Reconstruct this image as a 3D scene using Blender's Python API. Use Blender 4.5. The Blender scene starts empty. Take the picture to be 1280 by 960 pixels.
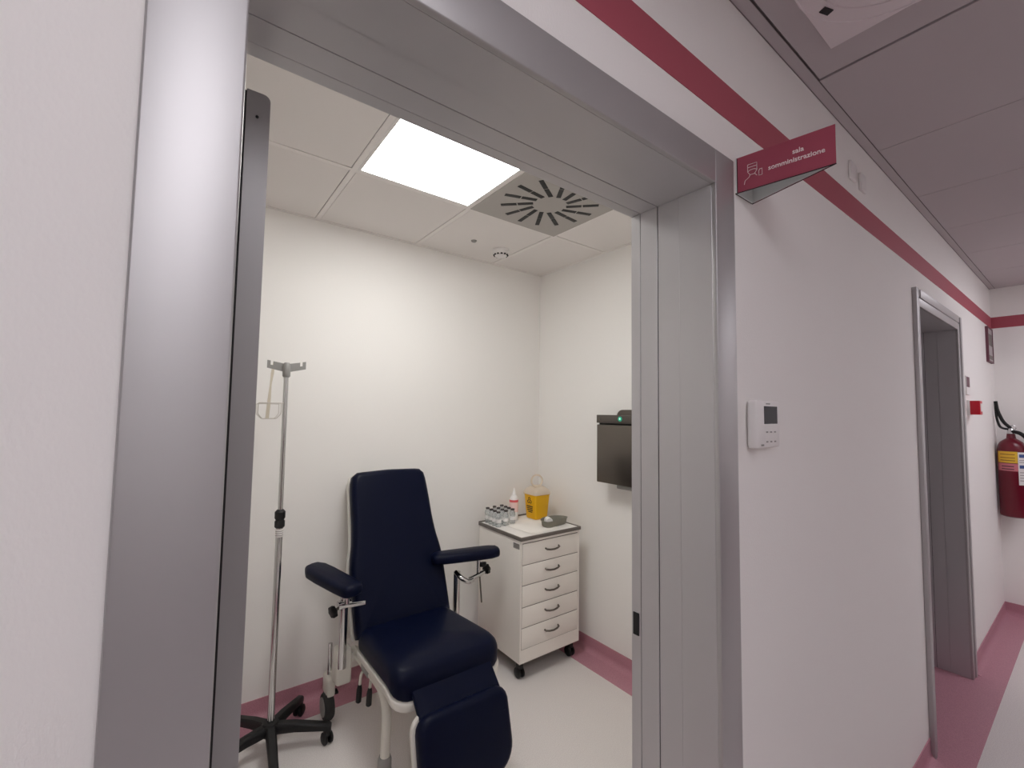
import bpy, bmesh, math, random
from mathutils import Vector, Matrix
PI = math.pi
random.seed(4)
SC = bpy.context.scene
COL = SC.collection

# ---------------------------------------------------------------- camera, world, exposure
F_PX = 554.08
YAW, PITCH, ROLL = math.radians(36.7775), math.radians(3.4248), math.radians(0.8427)
cam_d = bpy.data.cameras.new('camera')
cam_d.sensor_width = 36.0
cam_d.lens = F_PX / 1280.0 * 36.0
cam_d.clip_start = 0.01
cam = bpy.data.objects.new('camera', cam_d)
COL.objects.link(cam)
fw = Vector((math.sin(YAW) * math.cos(PITCH), math.cos(YAW) * math.cos(PITCH), math.sin(PITCH)))
r0 = Vector((math.cos(YAW), -math.sin(YAW), 0))
u0 = r0.cross(fw)
rt = math.cos(ROLL) * r0 + math.sin(ROLL) * u0
up = -math.sin(ROLL) * r0 + math.cos(ROLL) * u0
M = Matrix((rt, up, -fw)).transposed().to_4x4()
M.translation = Vector((0, -0.523, 1.508))
cam.matrix_world = M
SC.camera = cam

SC.view_settings.view_transform = 'Standard'
SC.view_settings.look = 'None'
SC.view_settings.gamma = 1
SC.view_settings.use_curve_mapping = False
SC.view_settings.exposure = 0.0
SC.cycles.diffuse_bounces = 8
SC.cycles.max_bounces = 12
w = bpy.data.worlds.new('world')
SC.world = w
w.use_nodes = True
w.node_tree.nodes['Background'].inputs[0].default_value = (0.5, 0.48, 0.5, 1)
w.node_tree.nodes['Background'].inputs[1].default_value = 0.05

ROOM_LAMP = 16.8          # radiance of the room's ceiling panel
CORR_LAMP = 5.8           # radiance of the corridor's ceiling panels
ROOM_TINT = (0.985, 0.98, 0.955)
CORR_TINT = (0.985, 0.955, 1.02)

# ---------------------------------------------------------------- materials
def s2l(c):
    return tuple((v / 12.92 if v <= 0.04045 else ((v + 0.055) / 1.055) ** 2.4) for v in (x / 255 for x in c))

def mat(name, col, rough=0.5, metal=0.0, bump=None, speck=None, coat=0.0, trans=0.0, ior=1.45, alpha=1.0, spec=0.5, emit=None):
    m = bpy.data.materials.new(name)
    m.use_nodes = True
    nt = m.node_tree
    b = nt.nodes['Principled BSDF']
    b.inputs['Base Color'].default_value = (*s2l(col), 1)
    b.inputs['Roughness'].default_value = rough
    b.inputs['Metallic'].default_value = metal
    b.inputs['Coat Weight'].default_value = coat
    b.inputs['Transmission Weight'].default_value = trans
    b.inputs['IOR'].default_value = ior
    b.inputs['Alpha'].default_value = alpha
    b.inputs['Specular IOR Level'].default_value = spec
    if emit:
        b.inputs['Emission Color'].default_value = (*emit[0], 1)
        b.inputs['Emission Strength'].default_value = emit[1]
    if bump or speck:
        tc = nt.nodes.new('ShaderNodeTexCoord')
    if bump:                      # (scale, strength, distance, stretch)
        mp = nt.nodes.new('ShaderNodeMapping')
        mp.inputs['Scale'].default_value = bump[3] if len(bump) > 3 else (1, 1, 1)
        n = nt.nodes.new('ShaderNodeTexNoise')
        n.inputs['Scale'].default_value = bump[0]
        n.inputs['Detail'].default_value = 3
        bp = nt.nodes.new('ShaderNodeBump')
        bp.inputs['Strength'].default_value = bump[1]
        bp.inputs['Distance'].default_value = bump[2]
        nt.links.new(tc.outputs['Object'], mp.inputs['Vector'])
        nt.links.new(mp.outputs['Vector'], n.inputs['Vector'])
        nt.links.new(n.outputs['Fac'], bp.inputs['Height'])
        nt.links.new(bp.outputs['Normal'], b.inputs['Normal'])
    if speck:                     # (scale, second colour, lo, hi)
        n2 = nt.nodes.new('ShaderNodeTexNoise')
        n2.inputs['Scale'].default_value = speck[0]
        n2.inputs['Detail'].default_value = 4
        rp = nt.nodes.new('ShaderNodeValToRGB')
        rp.color_ramp.elements[0].position = speck[2]
        rp.color_ramp.elements[0].color = (*s2l(speck[1]), 1)
        rp.color_ramp.elements[1].position = speck[3]
        rp.color_ramp.elements[1].color = (*s2l(col), 1)
        nt.links.new(tc.outputs['Object'], n2.inputs['Vector'])
        nt.links.new(n2.outputs['Fac'], rp.inputs['Fac'])
        nt.links.new(rp.outputs['Color'], b.inputs['Base Color'])
    return m

def lampmat(name, col, strength):
    m = bpy.data.materials.new(name)
    m.use_nodes = True
    b = m.node_tree.nodes['Principled BSDF']
    b.inputs['Base Color'].default_value = (0.9, 0.9, 0.9, 1)
    b.inputs['Emission Color'].default_value = (*col, 1)
    b.inputs['Emission Strength'].default_value = strength
    return m

WALL = mat('wall_paint', (242, 240, 237), 0.75, bump=(260, 0.25, 0.002, (1, 1, 0.6)))
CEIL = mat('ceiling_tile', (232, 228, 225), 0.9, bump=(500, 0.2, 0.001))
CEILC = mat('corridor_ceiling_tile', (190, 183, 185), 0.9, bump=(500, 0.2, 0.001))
GAP = mat('tile_gap', (30, 27, 27), 0.9)
TBAR = mat('ceiling_grid', (236, 232, 229), 0.5)
SEAM = mat('seam_grey', (120, 112, 112), 0.8)
DIFF = mat('diffuser_enamel', (226, 218, 220), 0.6)
STRIPE = mat('wine_stripe', (172, 82, 96), 0.6, bump=(260, 0.15, 0.001))
VINYL = mat('grey_vinyl', (231, 226, 223), 0.42, speck=(260, (216, 209, 207), 0.35, 0.6))
PINK = mat('pink_vinyl', (196, 144, 157), 0.45, speck=(300, (178, 126, 140), 0.35, 0.62))
FRAME = mat('satin_metal', (186, 185, 185), 0.45, metal=0.64, bump=(40, 0.03, 0.001, (1, 1, 0.05)))
LINING = mat('lining_paint', (197, 196, 198), 0.42, metal=0.6)
GASKET_GAP_D = mat('dark_gasket_and_gap', (38, 37, 37), 0.8)
LEAF = mat('grey_laminate', (165, 164, 163), 0.42, metal=0.3)
NAVY = mat('navy_vinyl', (5, 11, 36), 0.40, bump=(220, 0.12, 0.001), spec=0.16)
SHELL = mat('white_shell', (214, 211, 204), 0.4)
WPAINT = mat('white_powder_coat', (216, 213, 204), 0.3)
CHROME = mat('chrome', (205, 205, 205), 0.12, metal=1.0)
STEEL = mat('brushed_steel', (112, 106, 100), 0.34, metal=1.0)
GREYPL = mat('grey_plastic', (150, 149, 146), 0.5)
BLACK = mat('black_plastic', (18, 18, 19), 0.5)
TYRE = mat('grey_tyre', (50, 50, 50), 0.7)
CAB = mat('cabinet_enamel', (238, 233, 226), 0.38)
EDGE = mat('grey_edging', (110, 103, 97), 0.5)
PAPER = mat('paper', (240, 236, 230), 0.9)
YELLOW = mat('yellow_plastic', (235, 180, 10), 0.4)
LIDM = mat('frosted_lid', (238, 224, 205), 0.35, trans=0.25)
GLASS = mat('vial_plastic', (236, 240, 240), 0.12, trans=0.75, ior=1.3)
CLEARW = mat('clear_wire', (206, 200, 192), 0.3, trans=0.3)
CAPM = mat('dark_cap', (62, 55, 55), 0.5)
WHITE = mat('white_plastic', (236, 234, 232), 0.4)
CORAL = mat('coral_label', (226, 96, 100), 0.5)
PULP = mat('grey_pulp', (138, 135, 124), 0.9, bump=(200, 0.3, 0.001))
SIGNR = mat('sign_wine', (160, 74, 92), 0.32)
SIGNB = mat('sign_back', (222, 228, 226), 0.4)
INK = mat('white_lettering', (240, 225, 225), 0.5)
DARKINK = mat('dark_lettering', (40, 35, 25), 0.6)
SCREEN = mat('dark_screen', (20, 24, 33), 0.15, spec=0.2)
GREENL = mat('green_led', (30, 150, 110), 0.3, emit=((0.02, 0.55, 0.36), 0.35))
GREENW = mat('led_glyph', (210, 250, 230), 0.3, emit=((0.6, 1, 0.85), 0.7))
RED = mat('red_enamel', (104, 8, 32), 0.28, coat=0.2)
REDP = mat('red_plastic', (196, 22, 44), 0.4)
YLAB = mat('yellow_label', (232, 190, 60), 0.5)
BLUE = mat('blue_ink', (70, 92, 150), 0.5)
MAROON = mat('maroon_print', (105, 62, 74), 0.5)
PLATE = mat('pale_plate', (176, 168, 170), 0.4)
LAMP_R = lampmat('room_led_diffuser', ROOM_TINT, ROOM_LAMP)
LAMP_C = lampmat('corridor_led_diffuser', CORR_TINT, CORR_LAMP)

# ---------------------------------------------------------------- mesh helpers
class MB:
    def __init__(self):
        self.bm = bmesh.new()
        self.smooth = False
        self.mats = []
        self.mi = 0

    def use(self, m):
        if m not in self.mats:
            self.mats.append(m)
        self.mi = self.mats.index(m)
        return self

    def _face(self, vs):
        try:
            f = self.bm.faces.new(vs)
            f.material_index = self.mi
            return f
        except ValueError:
            return None

    def box(self, x0, x1, y0, y1, z0, z1, bev=0.0, seg=2):
        bm = self.bm
        v = [bm.verts.new((x, y, z)) for x in (x0, x1) for y in (y0, y1) for z in (z0, z1)]
        fs = [self._face([v[i] for i in q]) for q in
              ((0, 1, 3, 2), (4, 6, 7, 5), (0, 4, 5, 1), (2, 3, 7, 6), (0, 2, 6, 4), (1, 5, 7, 3))]
        if bev > 0:
            es = list({e for f in fs for e in f.edges})
            bmesh.ops.bevel(bm, geom=es, offset=bev, segments=seg, profile=0.5, affect='EDGES', material=self.mi)
        return self

    def loft(self, rings, cap=True, closed=True):
        bm = self.bm
        R = [[bm.verts.new(p) for p in r] for r in rings]
        n = len(R[0])
        for a, b in zip(R, R[1:]):
            for i in range(n if closed else n - 1):
                j = (i + 1) % n
                self._face((a[i], a[j], b[j], b[i]))
        if cap:
            self._face(list(reversed(R[0])))
            self._face(R[-1])
        return self

    def tube(self, pts, r, n=12, cap=True):
        pts = [Vector(p) for p in pts]
        rs = r if isinstance(r, (list, tuple)) else [r] * len(pts)
        rings = []
        t0 = (pts[1] - pts[0]).normalized()
        a = t0.orthogonal().normalized()
        for i, p in enumerate(pts):
            if i == 0:
                t = t0
            elif i == len(pts) - 1:
                t = (pts[i] - pts[i - 1]).normalized()
            else:
                t = ((pts[i + 1] - p).normalized() + (p - pts[i - 1]).normalized())
                t = t.normalized() if t.length > 1e-6 else (pts[i + 1] - p).normalized()
            a = (a - t * a.dot(t)).normalized()
            b = t.cross(a)
            rings.append([p + rs[i] * (math.cos(2 * PI * k / n) * a + math.sin(2 * PI * k / n) * b) for k in range(n)])
        self.loft(rings, cap)
        return self

    def ring(self, c, r, wire, axis=(0, 0, 1), n=28, m=8):
        ax = Vector(axis).normalized()
        a = ax.orthogonal().normalized()
        b = ax.cross(a)
        bm = self.bm
        R = []
        for i in range(n):
            d = math.cos(2 * PI * i / n) * a + math.sin(2 * PI * i / n) * b
            R.append([bm.verts.new(Vector(c) + d * (r + wire * math.cos(2 * PI * k / m)) + ax * wire * math.sin(2 * PI * k / m)) for k in range(m)])
        for i in range(n):
            for k in range(m):
                self._face((R[i][k], R[(i + 1) % n][k], R[(i + 1) % n][(k + 1) % m], R[i][(k + 1) % m]))
        return self

    def lathe(self, c, prof, axis=(0, 0, 1), n=24):
        ax = Vector(axis).normalized()
        a = ax.orthogonal().normalized()
        b = ax.cross(a)
        rings = [[Vector(c) + ax * h + max(r, 1e-4) * (math.cos(2 * PI * k / n) * a + math.sin(2 * PI * k / n) * b) for k in range(n)] for r, h in prof]
        return self.loft(rings)

    def prism(self, poly, f0, f1):
        """poly: 2D points; f0 / f1 map (u, v) to 3D for the two ends"""
        return self.loft([[f0(u, v) for u, v in poly], [f1(u, v) for u, v in poly]])

    def cushion(self, outline, th, er, fmap, crown=0.0, k=5):
        """rounded slab: outline (u,v) CCW, thickness along w from 0 to th, edge radius er"""
        n = len(outline)
        P = [Vector((u, v)) for u, v in outline]
        N = []
        for i in range(n):
            t = (P[(i + 1) % n] - P[i - 1]).normalized()
            N.append(Vector((-t.y, t.x)))       # inward for CCW
        def lay(ins, w_):
            return [fmap(p.x + nn.x * ins, p.y + nn.y * ins, w_) for p, nn in zip(P, N)]
        rings = []
        rb = min(er * 0.6, th * 0.4)
        for i in range(k + 1):
            a = PI / 2 * i / k
            rings.append(lay(rb * (1 - math.sin(a)), rb * (1 - math.cos(a))))
        for i in range(k + 1):
            a = PI / 2 * i / k
            rings.append(lay(er * (1 - math.cos(a)), th - er + er * math.sin(a)))
        c = sum(P, Vector((0, 0))) / n
        base = [p + nn * er for p, nn in zip(P, N)]
        for s in (0.75, 0.5, 0.25, 0.05):
            rings.append([fmap(c.x + (q.x - c.x) * s, c.y + (q.y - c.y) * s, th + crown * (1 - s * s)) for q in base])
        return self.loft(rings)

    def build(self, name, material=None, parent=None, smooth=False, loc=None):
        bmesh.ops.recalc_face_normals(self.bm, faces=self.bm.faces[:])
        off = Vector((0, 0, 0))
        p = parent
        while p is not None:
            off += p.location
            p = p.parent
        if parent is None and loc is not None:
            off = Vector(loc)
        elif parent is not None:
            pass
        for v in self.bm.verts:
            v.co -= off
        me = bpy.data.meshes.new(name)
        self.bm.to_mesh(me)
        self.bm.free()
        for m in (self.mats or [material]):
            me.materials.append(m)
        if smooth:
            for f in me.polygons:
                f.use_smooth = True
        o = bpy.data.objects.new(name, me)
        COL.objects.link(o)
        if parent is not None:
            o.parent = parent
        elif loc is not None:
            o.location = loc
        if smooth == 'auto' or smooth is True:
            try:
                me.set_sharp_from_angle(angle=math.radians(40))
            except Exception:
                pass
        return o

def box(name, m, x0, x1, y0, y1, z0, z1, parent=None, bev=0.0, loc=None, seg=2):
    return MB().box(x0, x1, y0, y1, z0, z1, bev, seg).build(name, m, parent, smooth=bev > 0, loc=loc)

def tag(o, label=None, cat=None, group=None, kind=None):
    if label: o['label'] = label
    if cat: o['category'] = cat
    if group: o['group'] = group
    if kind: o['kind'] = kind
    return o

def thing(name, label, cat, loc, group=None, kind=None):
    o = bpy.data.objects.new(name, None)
    o.empty_display_size = 0.05
    COL.objects.link(o)
    o.location = loc
    return tag(o, label, cat, group, kind)

def struct(o, label=None, cat=None):
    return tag(o, label, cat, kind='structure')

def rrect(u0, u1, v0, v1, r, k=6):
    """rounded rectangle CCW; r = one radius or (bl, br, tr, tl)"""
    if not isinstance(r, (tuple, list)): r = (r,) * 4
    pts = []
    for (cu, cv, a0, q) in ((u0 + r[0], v0 + r[0], PI, r[0]), (u1 - r[1], v0 + r[1], 1.5 * PI, r[1]), (u1 - r[2], v1 - r[2], 0, r[2]), (u0 + r[3], v1 - r[3], PI / 2, r[3])):
        for i in range(k + 1):
            a = a0 + PI / 2 * i / k
            pts.append((cu + q * math.cos(a), cv + q * math.sin(a)))
    return pts

def resample(pts, n):
    """even resampling of a closed polygon so cushions get tidy rings"""
    P = [Vector(p) for p in pts] + [Vector(pts[0])]
    L = [0]
    for a, b in zip(P, P[1:]): L.append(L[-1] + (b - a).length)
    out = []
    j = 0
    for i in range(n):
        d = L[-1] * i / n
        while L[j + 1] < d: j += 1
        t = (d - L[j]) / max(1e-9, L[j + 1] - L[j])
        q = P[j].lerp(P[j + 1], t)
        out.append((q.x, q.y))
    return out

def lettering(name, text, size, m, parent, mtx, depth=0.0006, align='CENTER'):
    cu = bpy.data.curves.new(name, 'FONT')
    cu.body = text
    cu.size = size
    cu.align_x = align
    cu.align_y = 'CENTER'
    cu.extrude = depth
    cu.offset = size * 0.012
    tmp = bpy.data.objects.new('tmp_text', cu)
    COL.objects.link(tmp)
    dg = bpy.context.evaluated_depsgraph_get()
    me = bpy.data.meshes.new_from_object(tmp.evaluated_get(dg))
    bpy.data.objects.remove(tmp)
    off = Vector((0, 0, 0))
    p = parent
    while p is not None:
        off += p.location
        p = p.parent
    me.transform(Matrix.Translation(-off) @ mtx)
    me.materials.clear()
    me.materials.append(m)
    me.name = name
    o = bpy.data.objects.new(name, me)
    COL.objects.link(o)
    o.parent = parent
    return o

# ---------------------------------------------------------------- dimensions
WT = 0.21                      # wall thickness
YB, XR, XL = 2.008, 2.147, -0.62   # room back, right, left
ZR, ZC = 2.529, 2.540          # ceilings
XE, XW, YO = 5.187, -3.0, -2.05    # corridor end, other end, opposite side
DOORS = [0.0, 2.77]            # x offsets of the two door frames
XA, XB, XC, XD = -0.043, 0.038, 0.954, 1.038
ZH, ZT = 2.034, 2.114
X2R = 5.187

# ---------------------------------------------------------------- setting: floor, walls
struct(box('floor', VINYL, XW - .1, XE + .1, YO - .1, YB + .1, -0.05, 0.0))
fb = MB()
tops = [ZC + .08, ZC + .08]
edges = [XW - .1]
for d in DOORS: edges += [d + XB - .02, d + XC + .02]
edges.append(XE)
for a, b in zip(edges[0::2], edges[1::2]): fb.box(a, b, 0, WT, 0, ZC + .08)
for d in DOORS: fb.box(d + XB - .02, d + XC + .02, 0, WT, ZH + .02, ZC + .08)
struct(fb.build('wall_front', WALL))
struct(box('wall_back', WALL, XL - .1, XE, YB, YB + .1, 0, ZC + .08))
struct(box('wall_right', WALL, XR, XR + .1, WT, YB, 0, ZC + .08))
struct(box('wall_left', WALL, XL - .1, XL, WT, YB, 0, ZC + .08))
struct(box('wall_end', WALL, XE, XE + .1, YO, YB, 0, ZC + .08))
struct(box('wall_opposite', WALL, XW - .1, XE + .1, YO - .1, YO, 0, ZC + .08))
struct(box('wall_rear', WALL, XW - .1, XW, YO, 0, 0, ZC + .08))

# painted wine-coloured stripe (a thin flush band)
ZS1, ZS2 = 2.2202, 2.3094
struct(box('trim_1', STRIPE, XW, XE, -0.0015, 0.0, ZS1, ZS2))
struct(box('trim_2', STRIPE, XE - 0.0015, XE, YO, -0.0015, ZS1, ZS2))

# unseen dark sheet added on the opposite side, darkens the low casing reflection
struct(box('added_dark_sheet', mat('unseen_dark_sheet', (118, 84, 94), 0.5), XW, XE, YO, YO + .004, 0.0, 1.18))

# ---------------------------------------------------------------- ceilings
def tiled_ceiling(name, xs, ys, z, x0, x1, y0, y1, skip, gap, m):
    g = MB()
    g.use(GAP).box(x0, x1, y0, y1, z + 0.03, z + 0.05)
    g.use(m)
    for i in range(len(xs) - 1):
        for j in range(len(ys) - 1):
            if (i, j) in skip: continue
            a, b, c, d = xs[i] + gap, xs[i + 1] - gap, ys[j] + gap, ys[j + 1] - gap
            g.box(a, b, c, d, z, z + 0.02, 0.0012, 1)
    return g

# room: square tiles lying in a visible grid
RX = [XL, -0.026, 0.550, 1.130, 1.705, XR]
RY = [WT, 0.220, 0.795, 1.372, YB]
g = tiled_ceiling('ceiling', RX, RY, ZR, XL, XR, WT, YB, {(2, 2), (3, 2)}, 0.0145, CEIL)
g.use(TBAR)
for x in RX[1:-1]: g.box(x - .012, x + .012, WT, YB, ZR - .0015, ZR + .004)
for y in RY[2:-1]: g.box(XL, XR, y - .012, y + .012, ZR - .0012, ZR + .004)
g.box(XL, XR, YB - .02, YB, ZR - .003, ZR + .004); g.box(XR - .02, XR, WT, YB, ZR - .003, ZR + .004)
struct(g.build('ceiling', CEIL))
# corridor: butted tiles, a narrow margin strip by the wall and one hatch tile with an open shadow gap
T0 = 1.5378
CX = [XW, T0 - 7.2 + .0]
while CX[-1] < XE - .7: CX.append(CX[-1] + 0.6)
CX = [x for x in CX if x >= XW - .001] + [XE]
CY = [YO, -1.83, -1.23, -0.63, -0.031]
hi = min(range(len(CX)), key=lambda i: abs(CX[i] - T0)) - 1
PAN = [(hi - 2, 2), (hi + 4, 1), (hi - 3, 1), (hi + 5, 1), (hi + 5, 2), (hi - 2, 1)]        # lamp cells (column, row)
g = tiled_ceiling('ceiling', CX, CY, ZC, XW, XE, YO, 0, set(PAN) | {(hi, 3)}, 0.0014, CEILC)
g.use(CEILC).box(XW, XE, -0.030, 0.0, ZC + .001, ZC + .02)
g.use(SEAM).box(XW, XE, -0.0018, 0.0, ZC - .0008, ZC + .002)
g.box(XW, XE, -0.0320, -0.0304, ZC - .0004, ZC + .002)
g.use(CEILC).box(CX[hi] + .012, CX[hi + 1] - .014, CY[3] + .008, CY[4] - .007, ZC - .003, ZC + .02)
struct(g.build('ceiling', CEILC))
# second room beyond the far door: plain ceiling
struct(box('ceiling', CEIL, XR + .1, XE, WT, YB, ZR, ZR + .03))

# ---------------------------------------------------------------- skirting: coved vinyl, turned up the wall
def skirting(name, p0, p1, h, band, m0=0.0, m1=0.0):
    """p0 -> p1 along the wall, the room on the left of the walking direction; m = mitre slope at each end"""
    p0, p1 = Vector(p0), Vector(p1)
    t = (p1 - p0).normalized()
    nrm = Vector((-t.y, t.x))
    prof = [(0.0, h), (0.004, h), (0.004, 0.036)]
    for i in range(1, 7):
        a = PI / 2 * i / 7
        prof.append((0.004 + 0.034 * (1 - math.cos(a)), 0.002 + 0.034 * (1 - math.sin(a))))
    prof += [(0.038, 0.002), (band, 0.002), (band, 0.0), (0.0, 0.0)]
    g = MB()
    def e(p, s): return lambda u, v: tuple(p + nrm * u + t * (s * u)) + (v,)
    g.prism(prof, e(p0, m0), e(p1, m1))
    return struct(g.build(name, PINK, smooth=True))
skirting('baseboard_back', (XR, YB), (XL, YB), 0.088, 0.148, 1.0, -1.0)
skirting('baseboard_right', (XR, WT), (XR, YB), 0.088, 0.148, 0.0, -1.0)
skirting('baseboard_left', (XL, YB), (XL, WT), 0.088, 0.148, 1.0, 0.0)
skirting('baseboard_front', (XA, 0), (XW, 0), 0.09, 0.131)
skirting('baseboard_front', (DOORS[1] + XA, 0), (XD, 0), 0.09, 0.131)
skirting('baseboard_front', (XE, 0), (DOORS[1] + XD, 0), 0.09, 0.131, 1.0, 0.0)
skirting('baseboard_end', (XE, YO), (XE, 0), 0.09, 0.131, 0.0, -1.0)
thr = MB()
for d in DOORS:
    thr.box(d + XA - .001, d + XD + .001, -0.131, WT + .12, 0, 0.002)
    # the pink floor runs through the doorway
struct(thr.build('floor', PINK))

# ---------------------------------------------------------------- door frames
def door_frame(name, d, stepped):
    root = thing(name, None, None, (d + 0.496, 0.1, 0), kind='structure')
    c0 = -0.012
    # casing on the corridor side: two uprights and a head
    def casing(part, x0, x1, z0, z1, inner):
        g = MB()
        if stepped:
            if inner == 'L':   g.box(x0, x0 + .04, c0 - .006, 0.0, z0, z1, .002); g.box(x0 + .038, x1, c0, 0.0005, z0, z1 - .04, .002)
            elif inner == 'R': g.box(x1 - .04, x1, c0 - .006, 0.0, z0, z1, .002); g.box(x0, x1 - .038, c0, 0.0005, z0, z1 - .04, .002)
            else:              g.box(x0, x1, c0 - .006, 0.0, z1 - .04, z1, .002); g.box(x0, x1, c0, 0.0005, z0, z1 - .038, .002)
        else:
            g.box(x0, x1, c0, 0.0005, z0, z1, .0025, 3)
        return g.build(part, FRAME, root, smooth=True)
    casing('casing_upright', d + XA, d + XB, 0, ZT, 'L')
    casing('casing_upright', d + XC, d + XD, 0, ZT, 'R')
    casing('casing_head', d + XB, d + XC, ZH, ZT, 'T')
    # wrap-round lining with its gasket lines; rows of (y0, y1, set back)
    rows = [(-0.0005, 0.083, 0.0), (0.0833, 0.1425, 0.0009), (0.1445, 0.1955, 0.0), (0.1975, 0.226, 0.001)]
    for part, side in (('jamb_lining', -1), ('jamb_lining', 1), ('head_lining', 0)):
        g = MB()
        g.use(LINING)
        for y0, y1, sb in rows:
            if side == -1: g.box(d + XB - .016, d + XB - sb, y0, y1, 0, ZH, .0006, 1)
            if side == 1: g.box(d + XC + sb, d + XC + .016, y0, y1, 0, ZH, .0006, 1)
            if side == 0: g.box(d + XB - .016, d + XC + .016, y0, y1 + (.001 if y1 == .083 else 0), ZH + (0 if y1 < .15 else sb), ZH + .016, .0 if y1 < .15 else .0006, 1)
        g.use(GASKET_GAP_D)
        for y0, y1 in ((0.1425, 0.1445), (0.1955, 0.1975)):
            if side == -1: g.box(d + XB - .012, d + XB - .0025, y0, y1, 0, ZH)
            if side == 1: g.box(d + XC + .0025, d + XC + .012, y0, y1, 0, ZH)
            if side == 0: g.box(d + XB, d + XC, y0, y1, ZH + .0025, ZH + .012)
        g.build(part, LINING, root)
    # strike plate in the latch-side rebate
    sp = box('strike_plate', BLACK, d + XC - .0015, d + XC + .004, 0.2035, 0.2205, 0.945, 1.0, root, bev=.0004, seg=1)
    # room-side casing
    g = MB()
    g.box(d + XA, d + XB - .003, WT, 0.222, 0, ZT, .001, 1); g.box(d + XC + .003, d + XD, WT, 0.222, 0, ZT, .001, 1); g.box(d + XB - .003, d + XC + .003, WT, 0.222, ZH + .003, ZT, .001, 1)
    g.build('room_side_casing', FRAME, root)
    return root
door1 = door_frame('door_1', 0.0, False)
door2 = door_frame('door_2', DOORS[1], True)
# the leaf of the near door, swung open into the room: we see its hinge edge
g = MB()
sec = rrect(0.0595, 0.0925, 0.012, 1.998, (0.002, 0.002, 0.010, 0.002), 5)
g.prism(sec, lambda u, v: (u, 0.250, v), lambda u, v: (u, 1.060, v))
leaf = g.build('door_leaf', LEAF, door1, smooth=True)
for sx in (0.058, 0.0925):
    box('face_panel', mat('pale_laminate', (236, 233, 230), 0.5), sx, sx + .0015, 0.262, 1.056, 0.014, 1.990, leaf)
box('dark_gap_strip', GASKET_GAP_D, 0.0565, 0.0600, 0.2492, 0.261, 0.014, 1.994, leaf)  # black strip in place of the shade in the gap beside the leaf
sc = MB().tube([(0.075, 0.2505, 1.958), (0.075, 0.2485, 1.958)], 0.0022, 10).build('screw', BLACK, leaf)
g = MB()
for z in (0.25, 1.05, 1.78): g.tube([(0.046, 0.238, z - .05), (0.046, 0.238, z + .05)], 0.007, 10)
g.build('hinge', FRAME, door1, smooth=True)
g = MB()
g.tube([(0.0925, 1.0, 1.0), (0.135, 1.0, 1.0), (0.135, 0.88, 1.0)], 0.009, 10)
g.build('door_handle', CHROME, leaf, smooth=True)

# ---------------------------------------------------------------- ceiling lamps
def led_panel(x0, x1, y0, y1, z, label, lampm, fr=0.02):
    t = thing('ceiling_light', label, 'ceiling light', ((x0 + x1) / 2, (y0 + y1) / 2, z))
    g = MB()
    g.box(x0, x1, y0, y0 + fr, z - .001, z + .012); g.box(x0, x1, y1 - fr, y1, z - .001, z + .012)
    g.box(x0, x0 + fr, y0 + fr, y1 - fr, z - .001, z + .012); g.box(x1 - fr, x1, y0 + fr, y1 - fr, z - .001, z + .012)
    g.build('frame', WHITE, t)
    box('diffuser', lampm, x0 + fr, x1 - fr, y0 + fr, y1 - fr, z + .001, z + .01, t)
    return t
led_panel(RX[2] + .013, RX[3] - .013, RY[2] + .013, RY[3] - .013, ZR - .001, 'glowing square white ceiling light panel inside the treatment room', LAMP_R, .012)
for k, (i, j) in enumerate(PAN):
    lab = ['square corridor ceiling light panel right before the near door', 'square corridor ceiling light panel right before the far door', 'square corridor ceiling light panel left of the one before the near door', 'square corridor ceiling light panel closest to the corridor end wall', 'square corridor ceiling light panel closest to the fire extinguisher', 'square corridor ceiling light panel directly behind the one before the near door'][k]
    led_panel(CX[i] + .002, CX[i + 1] - .002, CY[j] + .002, CY[j + 1] - .002, ZC, lab, LAMP_C)

# ---------------------------------------------------------------- room air outlet: steel plate with a whirl of slots
cx, cy = (RX[3] + RX[4]) / 2, (RY[2] + RY[3]) / 2
t = thing('ceiling_air_vent', 'square grey metal ceiling air vent with black whirl of slots beside the light panel', 'air vent', (cx, cy, ZR))
h = (RX[4] - RX[3]) / 2 - .003
hy = (RY[3] - RY[2]) / 2 - .003
box('plate', mat('vent_metal', (176, 172, 168), 0.5, metal=0.2), cx - h, cx + h, cy - hy, cy + hy, ZR - .004, ZR - .001, t, bev=.001, seg=1)
for k in range(14):
    a = 2 * PI * k / 14 + 0.12
    g = MB()
    off = 0.028
    ca, sa = math.cos(a), math.sin(a)
    def q(r, s, z): return (cx + ca * r - sa * (s + off), cy + sa * r + ca * (s + off), z)
    for (a0, a1) in ((0.080, 0.156), (0.162, 0.240)):
        z0, z1 = ZR - .0055, ZR - .0038
        g.loft([[q(a0, -.011, z0), q(a1, -.011, z0), q(a1, .011, z0), q(a0, .011, z0)], [q(a0, -.011, z1), q(a1, -.011, z1), q(a1, .011, z1), q(a0, .011, z1)]])
    g.build('slot', BLACK, t)

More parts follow.
